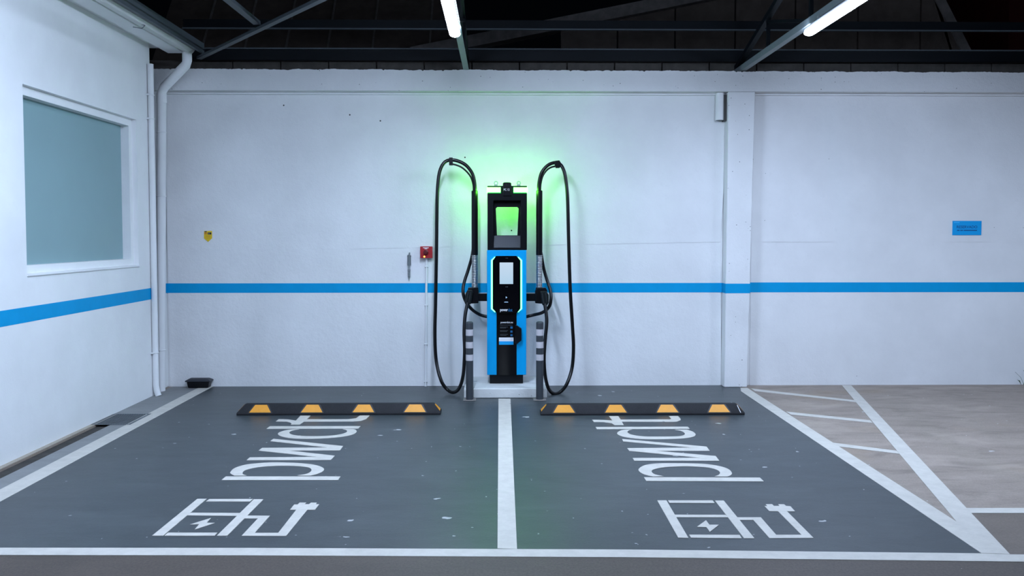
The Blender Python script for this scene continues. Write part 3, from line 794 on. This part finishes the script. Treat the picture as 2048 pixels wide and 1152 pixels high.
g = B(); g.box(p.x, q.x, YP - 0.001, YP + 0.001, p.z, zm); g.out('sticker_band', 'sign_blue', lowp)
for dz_ in (0.25, 0.55):
    zz = zm + (q.z - zm) * dz_
    g = B(); g.box(p.x + 0.008, q.x - 0.012, YP - 0.0014, YP, zz, zz + 0.003); g.out('print_line', 'reflective_grey', lowp)
hp = [(1031, 651), (1034, 651), (1043, 657), (1043, 681), (1034, 688), (1031, 688)]
g = B(); g.prism([c(x, y, YC - 0.05) for x, y in hp], (0, 0.05, 0)); g.out('plug_holster', 'black_plastic', chg, bevel=0.004)
# upper head with a see-through opening
def ring_prism(g, outer, inner, y0, y1):
    """frame between two loops with the same number of points"""
    bm = g.bm; k = len(outer)
    lo = [[bm.verts.new((p[0], y, p[1])) for p in L] for y in (y0, y1) for L in (outer, inner)]
    for j in range(k):
        j2 = (j + 1) % k
        bm.faces.new((lo[0][j], lo[0][j2], lo[1][j2], lo[1][j])); bm.faces.new((lo[2][j], lo[3][j], lo[3][j2], lo[2][j2]))
        bm.faces.new((lo[0][j], lo[2][j], lo[2][j2], lo[0][j2])); bm.faces.new((lo[1][j], lo[1][j2], lo[3][j2], lo[3][j]))
HX0, HX1 = cx(975), cx(1053.8)
oz0, oz1 = cz(495.5), cz(401)
ox0, ox1 = cx(987), cx(1041.2)
g = B()
ring_prism(g, [(HX0, Z1), (HX1, Z1), (HX1, Z2), (HX0, Z2)], [(ox0, oz0), (ox1, oz0), (ox1, oz1), (ox0, oz1)], YC, YC + 0.07)
head = g.out('head_frame', 'black_plastic', chg, bevel=0.004); head['label'] = 'black upper head with a see-through opening'
YH = YC + 0.07
hole = [(c(x, y, YH).x, c(x, y, YH).z) for x, y in ((994, 470.6), (1034.8, 470.6), (1037.4, 417), (1034.5, 414), (994.5, 414), (991.6, 417))]
outer6 = [(HX0 + 0.004, Z1), (HX1 - 0.004, Z1), (HX1 - 0.004, Z2 - 0.2), (HX1 - 0.004, Z2 - 0.004), (HX0 + 0.004, Z2 - 0.004), (HX0 + 0.004, Z2 - 0.2)]
g = B()
ring_prism(g, outer6, hole, YH, YH + 0.05)
g.out('rear_frame', 'black_plastic', chg)
g = B(); ring_prism(g, [(HX0 + 0.01, Z1), (HX1 - 0.01, Z1), (HX1 - 0.01, Z2 - 0.01), (HX0 + 0.01, Z2 - 0.01)], [(ox0 - 0.003, oz0), (ox1 + 0.003, oz0), (ox1 + 0.003, cz(411)), (ox0 - 0.003, cz(411))], YH + 0.05, YHB)
g.out('head_shell', 'black_plastic', chg)
g = B(); zs = hole[0][1]
g.prism([(ox0 + 0.002, YC + 0.012, oz0 + 0.002), (ox1 - 0.002, YC + 0.012, oz0 + 0.002), (ox1 - 0.002, YH - 0.001, zs - 0.004), (ox0 + 0.002, YH - 0.001, zs - 0.004)], (0, 0.004, -0.012))
g.out('sloped_shelf', 'dark_grey_plastic', chg)['label'] = 'dark grey sloping plate below the opening'
# centre spine with dome, text
g = B(); g.box(cx(1006), cx(1022.5), YC - 0.010, YC + 0.005, cz(392), cz(370)); g.out('spine', 'black_plastic', chg, bevel=0.004)
g = B(); xm = cx(1014.3); rr = (cx(1023) - cx(1005.6)) / 2
g.lathe((xm, YC + 0.075, Z2 - 0.003), [(rr, 0), (rr, 0.028), (rr * 0.94, 0.035), (rr * 0.75, 0.040), (rr * 0.3, 0.042)], seg=28); g.out('top_dome', 'black_plastic', chg, smooth=False)
text_part('unit_lettering', 'PC 12', 'label_white', chg, c(1013.2, 379.2, YC - 0.010), 0.021, c(1018.5, 379, YC).x - c(1007.2, 379, YC).x)
for px in (992, 1037.5):
    p = c(px, 371.5, YC + 0.06)
    le = B(); le.lathe((p.x, p.y, Z2 - 0.002), [(0.018, 0), (0.018, 0.010), (0.010, 0.016)], seg=16); le.torus((p.x, p.y, Z2 + 0.030), 0.0165, 0.0045); le.out('lifting_eye', 'galvanised', chg, smooth=True)
# green light bars wrapping round the head
bz0, bz1 = cz(384.3), cz(375.3)
for xo, xi, sgn in ((HX0, cx(1000.8), -1), (HX1, cx(1027.6), 1)):
    xo2 = xo + sgn * 0.004; th = 0.012
    pts = [(xi, YC - 0.006), (xo2, YC - 0.006), (xo2, YHB + 0.008), (xi, YHB + 0.008), (xi, YHB - 0.004), (xo2 - sgn * th, YHB - 0.004), (xo2 - sgn * th, YC + 0.006), (xi, YC + 0.006)]
    g = B(); g.prism([(x, y, bz0) for x, y in pts], (0, 0, bz1 - bz0)); lbar = g.out('light_bar', 'light_bar_green', chg); lbar['label'] = 'bright green status light bar'
    g = B(); g.box(min(xi - sgn * 0.006, xo), max(xi - sgn * 0.006, xo), YC - 0.003, YC + 0.004, bz0 - 0.011, bz1 + 0.007); g.out('lens_rim', 'light_rim', lbar)  # green fringe of bloom around the bar, built as a glowing rim
# side arms, holsters, posts, springs, cables
YA = -0.31
def path(pts, ys):
    """pixel path with depth keyed at each point"""
    return catmull([WB(x, y, yy) for (x, y), yy in zip(pts, ys)], 8)
def arm(side):
    s = -1 if side == 'l' else 1
    if s < 0:
        ax0, ax1, pxm, post_t, post_b, spr_b = 953, 977, 949.0, 381.5, 510, 578
        hold = (930, 957, 574, 607)
    else:
        ax0, ax1, pxm, post_t, post_b, spr_b = 1050, 1073, 1078.3, 381.0, 510, 578
        hold = (1070.5, 1096, 576, 607)
    p, q = WB(ax0, 602.3, YA - 0.03), WB(ax1, 587.3, YA - 0.03)
    g = B(); g.box(p.x, q.x, YA - 0.03, YA + 0.03, p.z, q.z); ar = g.out('side_arm', 'black_plastic', chg, bevel=0.003)
    # post
    a_, b_ = WB(pxm + 0.3, post_t, YA), WB(pxm, post_b, YA); b_.x = a_.x
    g = B(); g.lathe((a_.x, a_.y, b_.z), [(0.0325, 0), (0.0325, a_.z - b_.z - 0.004), (0.029, a_.z - b_.z)], seg=24); g.out('arm_post', 'black_plastic', chg, smooth=False)
    # spring: closely stacked rings
    d_ = WB(pxm, spr_b, YA)
    g = B(); g.lathe((a_.x, a_.y, d_.z), [(0.0285, 0), (0.0285, b_.z - d_.z)], seg=20); g.out('spring_core', 'rod_grey', chg)
    g = B()
    nr = 21
    for k in range(nr):
        zz = d_.z + (b_.z - d_.z) * (k + 0.5) / nr
        torus(g.bm, (a_.x, a_.y, zz), 0.0278, 0.0050, axis=(0, 0, 1), seg=20, ms=8)
    g.out('coil_spring', 'spring_steel', chg, smooth=True)['label'] = 'ribbed steel spring of the arm'
    # holster block
    yh0, yh1 = YA - 0.075, YA + 0.045
    x0, x1 = hold[0], hold[1]
    if s < 0:
        hpts = [(936, 576), (953, 574.5), (957, 581), (957, 606.5), (940, 607.5), (934, 601)]
    else:
        hpts = [(1070.5, 582), (1074, 577), (1091, 575.5), (1094.5, 580), (1095, 602), (1088, 608), (1070.5, 606.5)]
    g = B(); g.prism([WB(x, y, yh0 + 0.03) for x, y in hpts], (0, yh1 - yh0 - 0.03, 0)); g.out('plug_holster', 'black_plastic', chg, bevel=0.006)
    # plug in the holster
    if s < 0:
        ppts = [(930.5, 588), (935, 580), (944, 580), (946, 584), (941.5, 609), (929.5, 608.5)]
        rib = [((936.5, 584), (932.5, 603)), ((941.5, 584), (937.5, 605))]
    else:
        ppts = [(1080, 583), (1093, 582.5), (1098, 590), (1097.5, 606), (1094, 611), (1085, 611)]
        rib = [((1084, 586), (1087.5, 607)), ((1091, 586), (1093.5, 605))]
    g = B(); g.prism([WB(x, y, yh0 - 0.015) for x, y in ppts], (0, 0.06, 0)); plug = g.out('plug', 'connector_plastic', chg, bevel=0.008)
    for (u0, u1) in rib:
        g = B(); g.tube([WB(u0[0], u0[1], yh0 - 0.016), WB(u1[0], u1[1], yh0 - 0.016)], 0.004, seg=8); g.out('grip_rib', 'dark_grey_plastic', plug, smooth=True)
    # main cable: post top, arch, outer drop, loop, back up to the plug
    if s < 0:
        P = [(950.5, 384), (949.5, 366), (944.5, 347), (932.5, 331), (917, 322.5), (902, 320), (890, 324), (881.5, 337), (876.8, 358), (874.3, 400), (873, 500), (871.2, 600), (869.8, 670), (872.5, 722), (882, 760), (894, 778.5), (907.5, 784.5), (919, 775), (926.3, 750), (929.3, 705), (928.3, 665), (930.2, 632), (935.2, 606)]
        Q = [(978, 634), (960, 629.5), (943, 618), (931, 602), (926, 584), (928, 566), (936, 541), (943.5, 515), (946.5, 495)]
        R_ = [(947, 384), (946.5, 370), (941.5, 354), (931, 341), (919, 332.5), (903, 327.5)]
        cl = (902, 323); cl_w = 3.6
    else:
        P = [(1077.5, 384), (1078, 366), (1083, 346), (1094, 332), (1106, 326), (1117, 326.5), (1125.5, 336), (1131, 356), (1135, 395), (1137, 470), (1139, 540), (1141, 590), (1144.8, 650), (1147, 695), (1144, 736), (1134, 767), (1122, 782.5), (1108.5, 787.5), (1097, 777), (1090.5, 752), (1088.2, 718), (1090.3, 680), (1093.5, 640), (1089.5, 608)]
        Q = [(1048, 634.5), (1067, 630), (1085, 625), (1098, 614), (1102, 598), (1100.5, 580), (1094, 560), (1087, 535), (1082, 505)]
        R_ = [(1080.5, 384), (1081.5, 368), (1085.5, 352), (1094, 340), (1104, 334), (1114, 332.5)]
        cl = (1115.5, 328.3); cl_w = 5.0
    nP = len(P)
    ys = []
    for i_, (x, y) in enumerate(P):
        if i_ < 6: yy = YA
        elif i_ < nP - 9: yy = YA - 0.10 * (i_ - 5) / (nP - 14)
        elif i_ < nP - 4: yy = -0.52 if i_ > nP - 8 else -0.47
        else: yy = -0.50 + (i_ - nP + 4) * 0.035
        ys.append(yy)
    g = B(); g.tube(path(P, ys), 0.0175, seg=14); cab = g.out('charging_cable', 'black_rubber', chg, smooth=True); cab['label'] = 'thick black charging cable hanging in a loop'
    g = B(); g.tube(path(Q, [YA + 0.02] * 2 + [YA - 0.02, YA - 0.035, YA - 0.03, YA, YA + 0.03, YA + 0.035, YA + 0.02]), 0.0165, seg=14); g.out('feed_cable', 'black_rubber', chg, smooth=True)
    g = B(); g.tube(path(R_, [YA] * len(R_)), 0.009, seg=10); g.out('support_rod', 'black_plastic', chg, smooth=True)
    p = WB(cl[0], cl[1], YA)
    g = B(); w_ = cl_w / 196.0; hh = 7.6 / 196.0
    if s < 0: g.box(p.x - w_, p.x + w_, YA - 0.027, YA + 0.027, p.z - hh, p.z + hh)
    else: g.prism([WB(x, y, YA - 0.027) for x, y in ((1110, 321.5), (1119, 320.5), (1122, 326), (1120, 335.5), (1112, 336), (1109.5, 330))], (0, 0.054, 0))
    g.out('cable_clamp', 'black_plastic', chg, bevel=0.004)
    # bracket joining post, spring and side arm
    g = B(); p, q = WB(min(hold[0] + 14, ax0) if s < 0 else ax1 - 4, 604, YA), WB(957 if s < 0 else 1085, 574, YA)
    g.box(a_.x - 0.035, a_.x + 0.035, YA - 0.035, YA + 0.035, WB(pxm, 603, YA).z, WB(pxm, 575, YA).z); g.out('arm_socket', 'black_plastic', chg, bevel=0.005)
arm('l'); arm('r')

# ------------------------------------------------------------------ small things on the wall
YF = -0.008                                   # face of the lower render
# emergency button
p, q = WB(840.5, 516.3, -0.07), WB(864.5, 492.8, -0.07)
eb = thing('emergency_button', 'small red emergency stop box with amber light on the wall', 'switch box', ((p.x + q.x) / 2, 0.0, p.z))
g = B(); g.box(p.x, q.x, -0.07, 0.0, p.z, q.z); g.out('box', 'red_plastic', eb, bevel=0.003)
mx, mz = (p.x + q.x) / 2 - 0.004, (p.z + q.z) / 2
g = B(); g.lathe((mx, -0.070, mz), [(0.026, 0), (0.026, 0.006), (0.018, 0.008), (0.018, 0.020), (0.024, 0.024), (0.024, 0.030), (0.016, 0.034)], seg=24, axis=(0, -1, 0)); g.out('push_knob', 'dark_red', eb)
lx = WB(848.7, 513.3, -0.07)
g = B(); g.lathe((lx.x, -0.070, lx.z), [(0.0085, 0), (0.0085, 0.003), (0.005, 0.005)], seg=16, axis=(0, -1, 0)); g.out('pilot_light', 'amber_led', eb)['label'] = 'glowing amber pilot light'
for zz, w_ in ((q.z - 0.014, 0.030), (q.z - 0.024, 0.014)):
    g = B(); g.box(mx - w_, mx + w_, -0.0708, -0.069, zz - 0.003, zz + 0.003); g.out('print_line', 'label_white', eb)
# conduit
cd = thing('conduit', 'thin white conduit running down from the red box', 'conduit', (WB(852, 770).x, -0.03, 0))
xt, xb_ = WB(853, 520, -0.025).x, WB(851, 768, -0.025).x
g = B(); g.tube([(xt, -0.022, p.z), (xt, -0.022, p.z - 0.08), (xb_, -0.022, 0.0005)], 0.0115, seg=12); g.out('pipe', 'pvc_white', cd, smooth=True)
g = B(); g.lathe((xt, -0.022, p.z - 0.03), [(0.013, 0), (0.015, 0.03)], seg=14); g.out('gland', 'pvc_white', cd)
for py in (533, 610, 688, 763):
    pz = WB(852, py, -0.02); xx = xt + (xb_ - xt) * (p.z - pz.z) / p.z
    g = B(); g.box(xx - 0.016, xx + 0.016, -0.035, -0.004, pz.z - 0.007, pz.z + 0.007); g.out('clip', 'pvc_white', cd, bevel=0.003)
    g = B(); g.box(xx - 0.017, xx + 0.017, -0.030, -0.004, pz.z - 0.011, pz.z - 0.0075); g.out('clip_base', 'rod_grey', cd)
# ringed rod hanging beside it
rt = WB(818, 505, -0.02); rb = WB(817.6, 563, -0.02); rz = rt.z; L = rt.z - rb.z; X = rt.x
rd = thing('ringed_rod', 'thin grey ringed rod with pointed tip hanging left of the red box', 'rod', (X, -0.02, rb.z))
g = B(); g.lathe((X, -0.02, rb.z), [(0.001, 0), (0.008, 0.045), (0.010, 0.06), (0.0125, 0.16), (0.0125, L * 0.58)], seg=14); g.out('tip', 'galvanised', rd)
for k in range(7):
    g = B(); zz = rb.z + 0.045 + k * 0.0125; g.lathe((X, -0.02, zz), [(0.011 + k * 0.0006, 0), (0.0125 + k * 0.0006, 0.003), (0.011 + k * 0.0006, 0.006)], seg=14); g.out('ring', 'rod_grey', rd)
g = B(); g.lathe((X + 0.001, -0.02, rb.z + L * 0.55), [(0.0185, 0), (0.019, 0.02), (0.017, L * 0.36), (0.012, L * 0.375)], seg=14); g.out('sleeve', 'rod_grey', rd)
g = B(); g.tube([(X - 0.018, -0.026, rz - 0.036), (X + 0.022, -0.026, rz - 0.036)], 0.007, seg=8); g.out('cross_pin', 'rod_grey', rd)
g = B(); g.tube([(X + 0.004, -0.02, rz - 0.05), (X + 0.005, -0.015, rz - 0.01), (X + 0.005, 0.0, rz - 0.004)], 0.008, seg=8); g.out('hook', 'rod_grey', rd)
# small anchor holes in the wall
for px, py in ((568, 211), (761, 242), (930, 315), (1023, 461), (700, 230)):
    w_ = WB(px, py)
    g = B(); g.lathe((w_.x, -0.0105, w_.z), [(0.008, 0), (0.008, 0.0016)], seg=10, axis=(0, -1, 0)); g.out('anchor_hole', 'print_black', wall_back)
# shield sign
sp = [(408.2, 462), (423.8, 461.8), (424, 476.5), (416.2, 483.8), (408, 476.8)]
sh = thing('shield_sign', 'small yellow shield-shaped sign on the back wall near the corner', 'sign', WB(416, 484, -0.016))
g = B(); g.prism([WB(x, y, -0.018) for x, y in sp], (0, 0.008, 0)); g.out('plate', 'shield_yellow', sh)
for mat_, (x0, x1, y0, y1) in (('shield_orange', (408.9, 413.8, 465, 468.5)), ('print_black', (409.2, 413.6, 462.4, 464.4)), ('print_black', (415.4, 422.6, 464.8, 469)), ('coping_grey', (416.6, 419.2, 465.4, 468.4))):
    g = B(); p, q = WB(x0, y1, -0.018), WB(x1, y0, -0.018); dd = 0.0006 if mat_ != 'coping_grey' else 0.0012
    g.box(p.x, q.x, -0.018 - dd, -0.016, p.z, q.z); g.out('print', mat_, sh)
for y in (471.2, 473.6, 476.2):
    g = B(); p, q = WB(411.5, y + 0.3, -0.018), WB(420.8, y - 0.3, -0.018); g.box(p.x, q.x, -0.0186, -0.016, p.z, q.z); g.out('print', 'shield_orange', sh)
# blue reserved sign
p, q = WB(1905, 470.2, -0.018), WB(1963.3, 441.8, -0.018)
sg = thing('reserved_sign', 'blue rectangular RESERVADO sign on the right part of the wall', 'sign', ((p.x + q.x) / 2, 0, p.z))
g = B(); g.box(p.x, q.x, -0.018, 0.0, p.z, q.z); g.out('plate', 'sign_blue', sg)
g1, g2 = WB(1913.5, 454, -0.018), WB(1954.5, 454, -0.018)
text_part('sign_lettering', 'RESERVADO', 'sign_navy', sg, WB(1934, 453.9, -0.018), 0.029, g2.x - g1.x, bold=0.012)
for x0, x1 in ((1914, 1919), (1920.5, 1926), (1927.5, 1954)):
    g = B(); a_, b_ = WB(x0, 461.6, -0.018), WB(x1, 459.8, -0.018); g.box(a_.x, b_.x, -0.0186, -0.016, a_.z, b_.z); g.out('print_line', 'brand_blue' if False else 'sign_navy', sg)
g = B(); a_, b_ = WB(1907.5, 445.6, -0.018), WB(1919, 444.2, -0.018); g.box(a_.x, b_.x, -0.0186, -0.016, a_.z, b_.z); g.out('print_line', 'sign_light_blue', sg)
# pipe stub under the beam beside the pillar
a_ = WB(1440, 188, -0.06); b_ = WB(1439.5, 240.5, -0.06)
ps = thing('pipe_stub', 'short white pipe stub hanging under the beam beside the pillar', 'pipe', (a_.x, -0.055, b_.z))
g = B(); r = 0.043
g.lathe((a_.x, -0.055, b_.z), [(r, 0), (r, a_.z - b_.z + 0.01)], seg=28); g.out('sleeve', 'pvc_white', ps, smooth=False)
g = B(); g.lathe((a_.x, -0.055, b_.z - 0.001), [(r * 0.9, 0), (r * 0.9, 0.002)], seg=28); g.out('open_end', 'rod_grey', ps)
a2, b2_ = WB(1447.5, 242, -0.085), WB(1456, 186, -0.085)
g = B(); g.box(a2.x, pt0 - 0.006, -0.085, -0.004, a2.z, 3.04); g.out('gap_seal', 'print_black', ps)  # black box standing in for the darkness of the open gap
# downpipes in the corner
dp = thing('downpipe', 'thick white downpipe with a bend dropping from the gutter', 'pipe', (WB(321, 777, -0.25).x, -0.25, 0))
top_p = Vector((-3.09, YG - 0.085, 3.391)); d1 = WB(372, 127, YG - 0.085)
d1.x = top_p.x + 0.0
d2 = WB(323, 180, -0.25); d3 = WB(321, 775.5, -0.25)
pp = [top_p, Vector((top_p.x, top_p.y, d1.z + 0.03)), Vector((top_p.x - 0.012, top_p.y + 0.003, d1.z - 0.012)), d2 + (Vector((top_p.x, top_p.y, d1.z)) - d2).normalized() * 0.04, d2 + Vector((0, 0, -0.03)), Vector((d3.x, d3.y, 0.0005))]
g = B(); g.tube(pp, 0.046, seg=20); g.out('pipe', 'pvc_white', dp, smooth=True)
g = B(); g.lathe((d2.x, d2.y, d2.z - 0.13), [(0.050, 0), (0.050, 0.09)], seg=20); g.out('coupling', 'pvc_white', dp)
for pz in (2.62, 1.98, 0.42):
    g = B(); g.torus((d3.x + (d2.x - d3.x) * pz / 3, -0.25, pz), 0.047, 0.004, axis=(0, 0, 1)); g.out('clamp', 'pvc_white', dp, smooth=True)
tp = thing('downpipe', 'thin white pipe clipped to the end of the left wall', 'pipe', (-3.395, -0.52, 0))
g = B(); g.tube([(-3.40, -0.515, 3.25), (-3.40, -0.515, 0.10), (-3.392, -0.515, 0.05), (-3.375, -0.52, 0.0005)], 0.029, seg=18); g.out('pipe', 'pvc_white', tp, smooth=True)
for pz in (2.95, 2.72, 0.43):
    g = B(); g.torus((-3.40, -0.515, pz), 0.030, 0.005, axis=(0, 0, 1)); g.box(-3.43, -3.405, -0.56, -0.55, pz - 0.008, pz + 0.008); g.out('clamp', 'pvc_white', tp, smooth=False)
# bait box
bb0, bb1 = FL(373, 777.2), FL(417.5, 777.2)
bt = thing('bait_box', 'low black plastic box on the ground in the corner by the wall', 'box', ((bb0.x + bb1.x) / 2, -0.09, 0))
x0, x1, y0, y1 = bb0.x, bb1.x, bb0.y - 0.0, -0.012
bm = bmesh.new()
lv = [(0.0045, 0.012, 0.006), (0.068, 0.0, 0.0)]
prev = None
for z, ix, iy in lv:
    ring = [bm.verts.new(v) for v in ((x0 + ix, y0 + iy, z), (x1 - ix, y0 + iy, z), (x1 - ix, y1 - iy, z), (x0 + ix, y1 - iy, z))]
    if prev is None: bm.faces.new(ring[::-1])
    else:
        for j in range(4): bm.faces.new((prev[j], prev[(j + 1) % 4], ring[(j + 1) % 4], ring[j]))
    prev = ring
bm.faces.new(prev)
finish('body', bm, 'black_plastic', bt, bevel=0.008)
bm = bmesh.new(); prev = None
for z, ix, iy in ((0.068, -0.014, -0.006), (0.080, -0.016, -0.008), (0.100, 0.022, 0.022)):
    ring = [bm.verts.new(v) for v in ((x0 + ix, y0 + iy, z), (x1 - ix, y0 + iy, z), (x1 - ix, y1 - max(iy, 0), z), (x0 + ix, y1 - max(iy, 0), z))]
    if prev is None: bm.faces.new(ring[::-1])
    else:
        for j in range(4): bm.faces.new((prev[j], prev[(j + 1) % 4], ring[(j + 1) % 4], ring[j]))
    prev = ring
bm.faces.new(prev)
finish('lid', bm, 'dark_grey_plastic', bt, bevel=0.005)
# weed at the foot of the wall
wx = WB(2044, 770).x
wd = thing('weed', 'small green weed growing at the foot of the wall on the right', 'plant', (wx, -0.04, 0))
for k in range(46):
    a_ = random.uniform(0, 2 * math.pi); ln = random.uniform(0.05, 0.11); w_ = random.uniform(0.012, 0.022)
    bx_, by_ = wx + random.uniform(-0.03, 0.30), -0.05 + random.uniform(-0.02, 0.02)
    d = Vector((math.cos(a_), math.sin(a_) - 0.6, random.uniform(0.3, 1.3))).normalized(); sd = d.cross(Vector((0, 0, 1))).normalized()
    up = d.cross(sd) * -0.008
    p0 = Vector((bx_, by_, 0.001)); p1 = p0 + d * ln * 0.55 + up; p2 = p0 + d * ln - Vector((0, 0, 0.01))
    for q_ in (p1, p2):
        q_.y = min(q_.y, -0.012); q_.z = max(q_.z, 0.004)
    g = B(); vs = [g.bm.verts.new(v) for v in (p0, p1 + sd * w_ / 2, p2, p1 - sd * w_ / 2, p1 + up)]
    for f in ((0, 1, 4), (1, 2, 4), (2, 3, 4), (3, 0, 4)): g.bm.faces.new([vs[i_] for i_ in f])
    g.out('leaf', 'leaf_green', wd)
for k in range(7):
    bx_ = wx + random.uniform(-0.02, 0.12); tx_ = bx_ + random.uniform(-0.10, 0.06); hh = random.uniform(0.10, 0.19)
    g = B(); g.tube([(bx_, -0.05, 0.001), ((bx_ + tx_) / 2 + 0.01, -0.045, hh * 0.6), (tx_, -0.04, hh)], 0.0015, seg=5); g.out('stalk', 'leaf_green', wd)
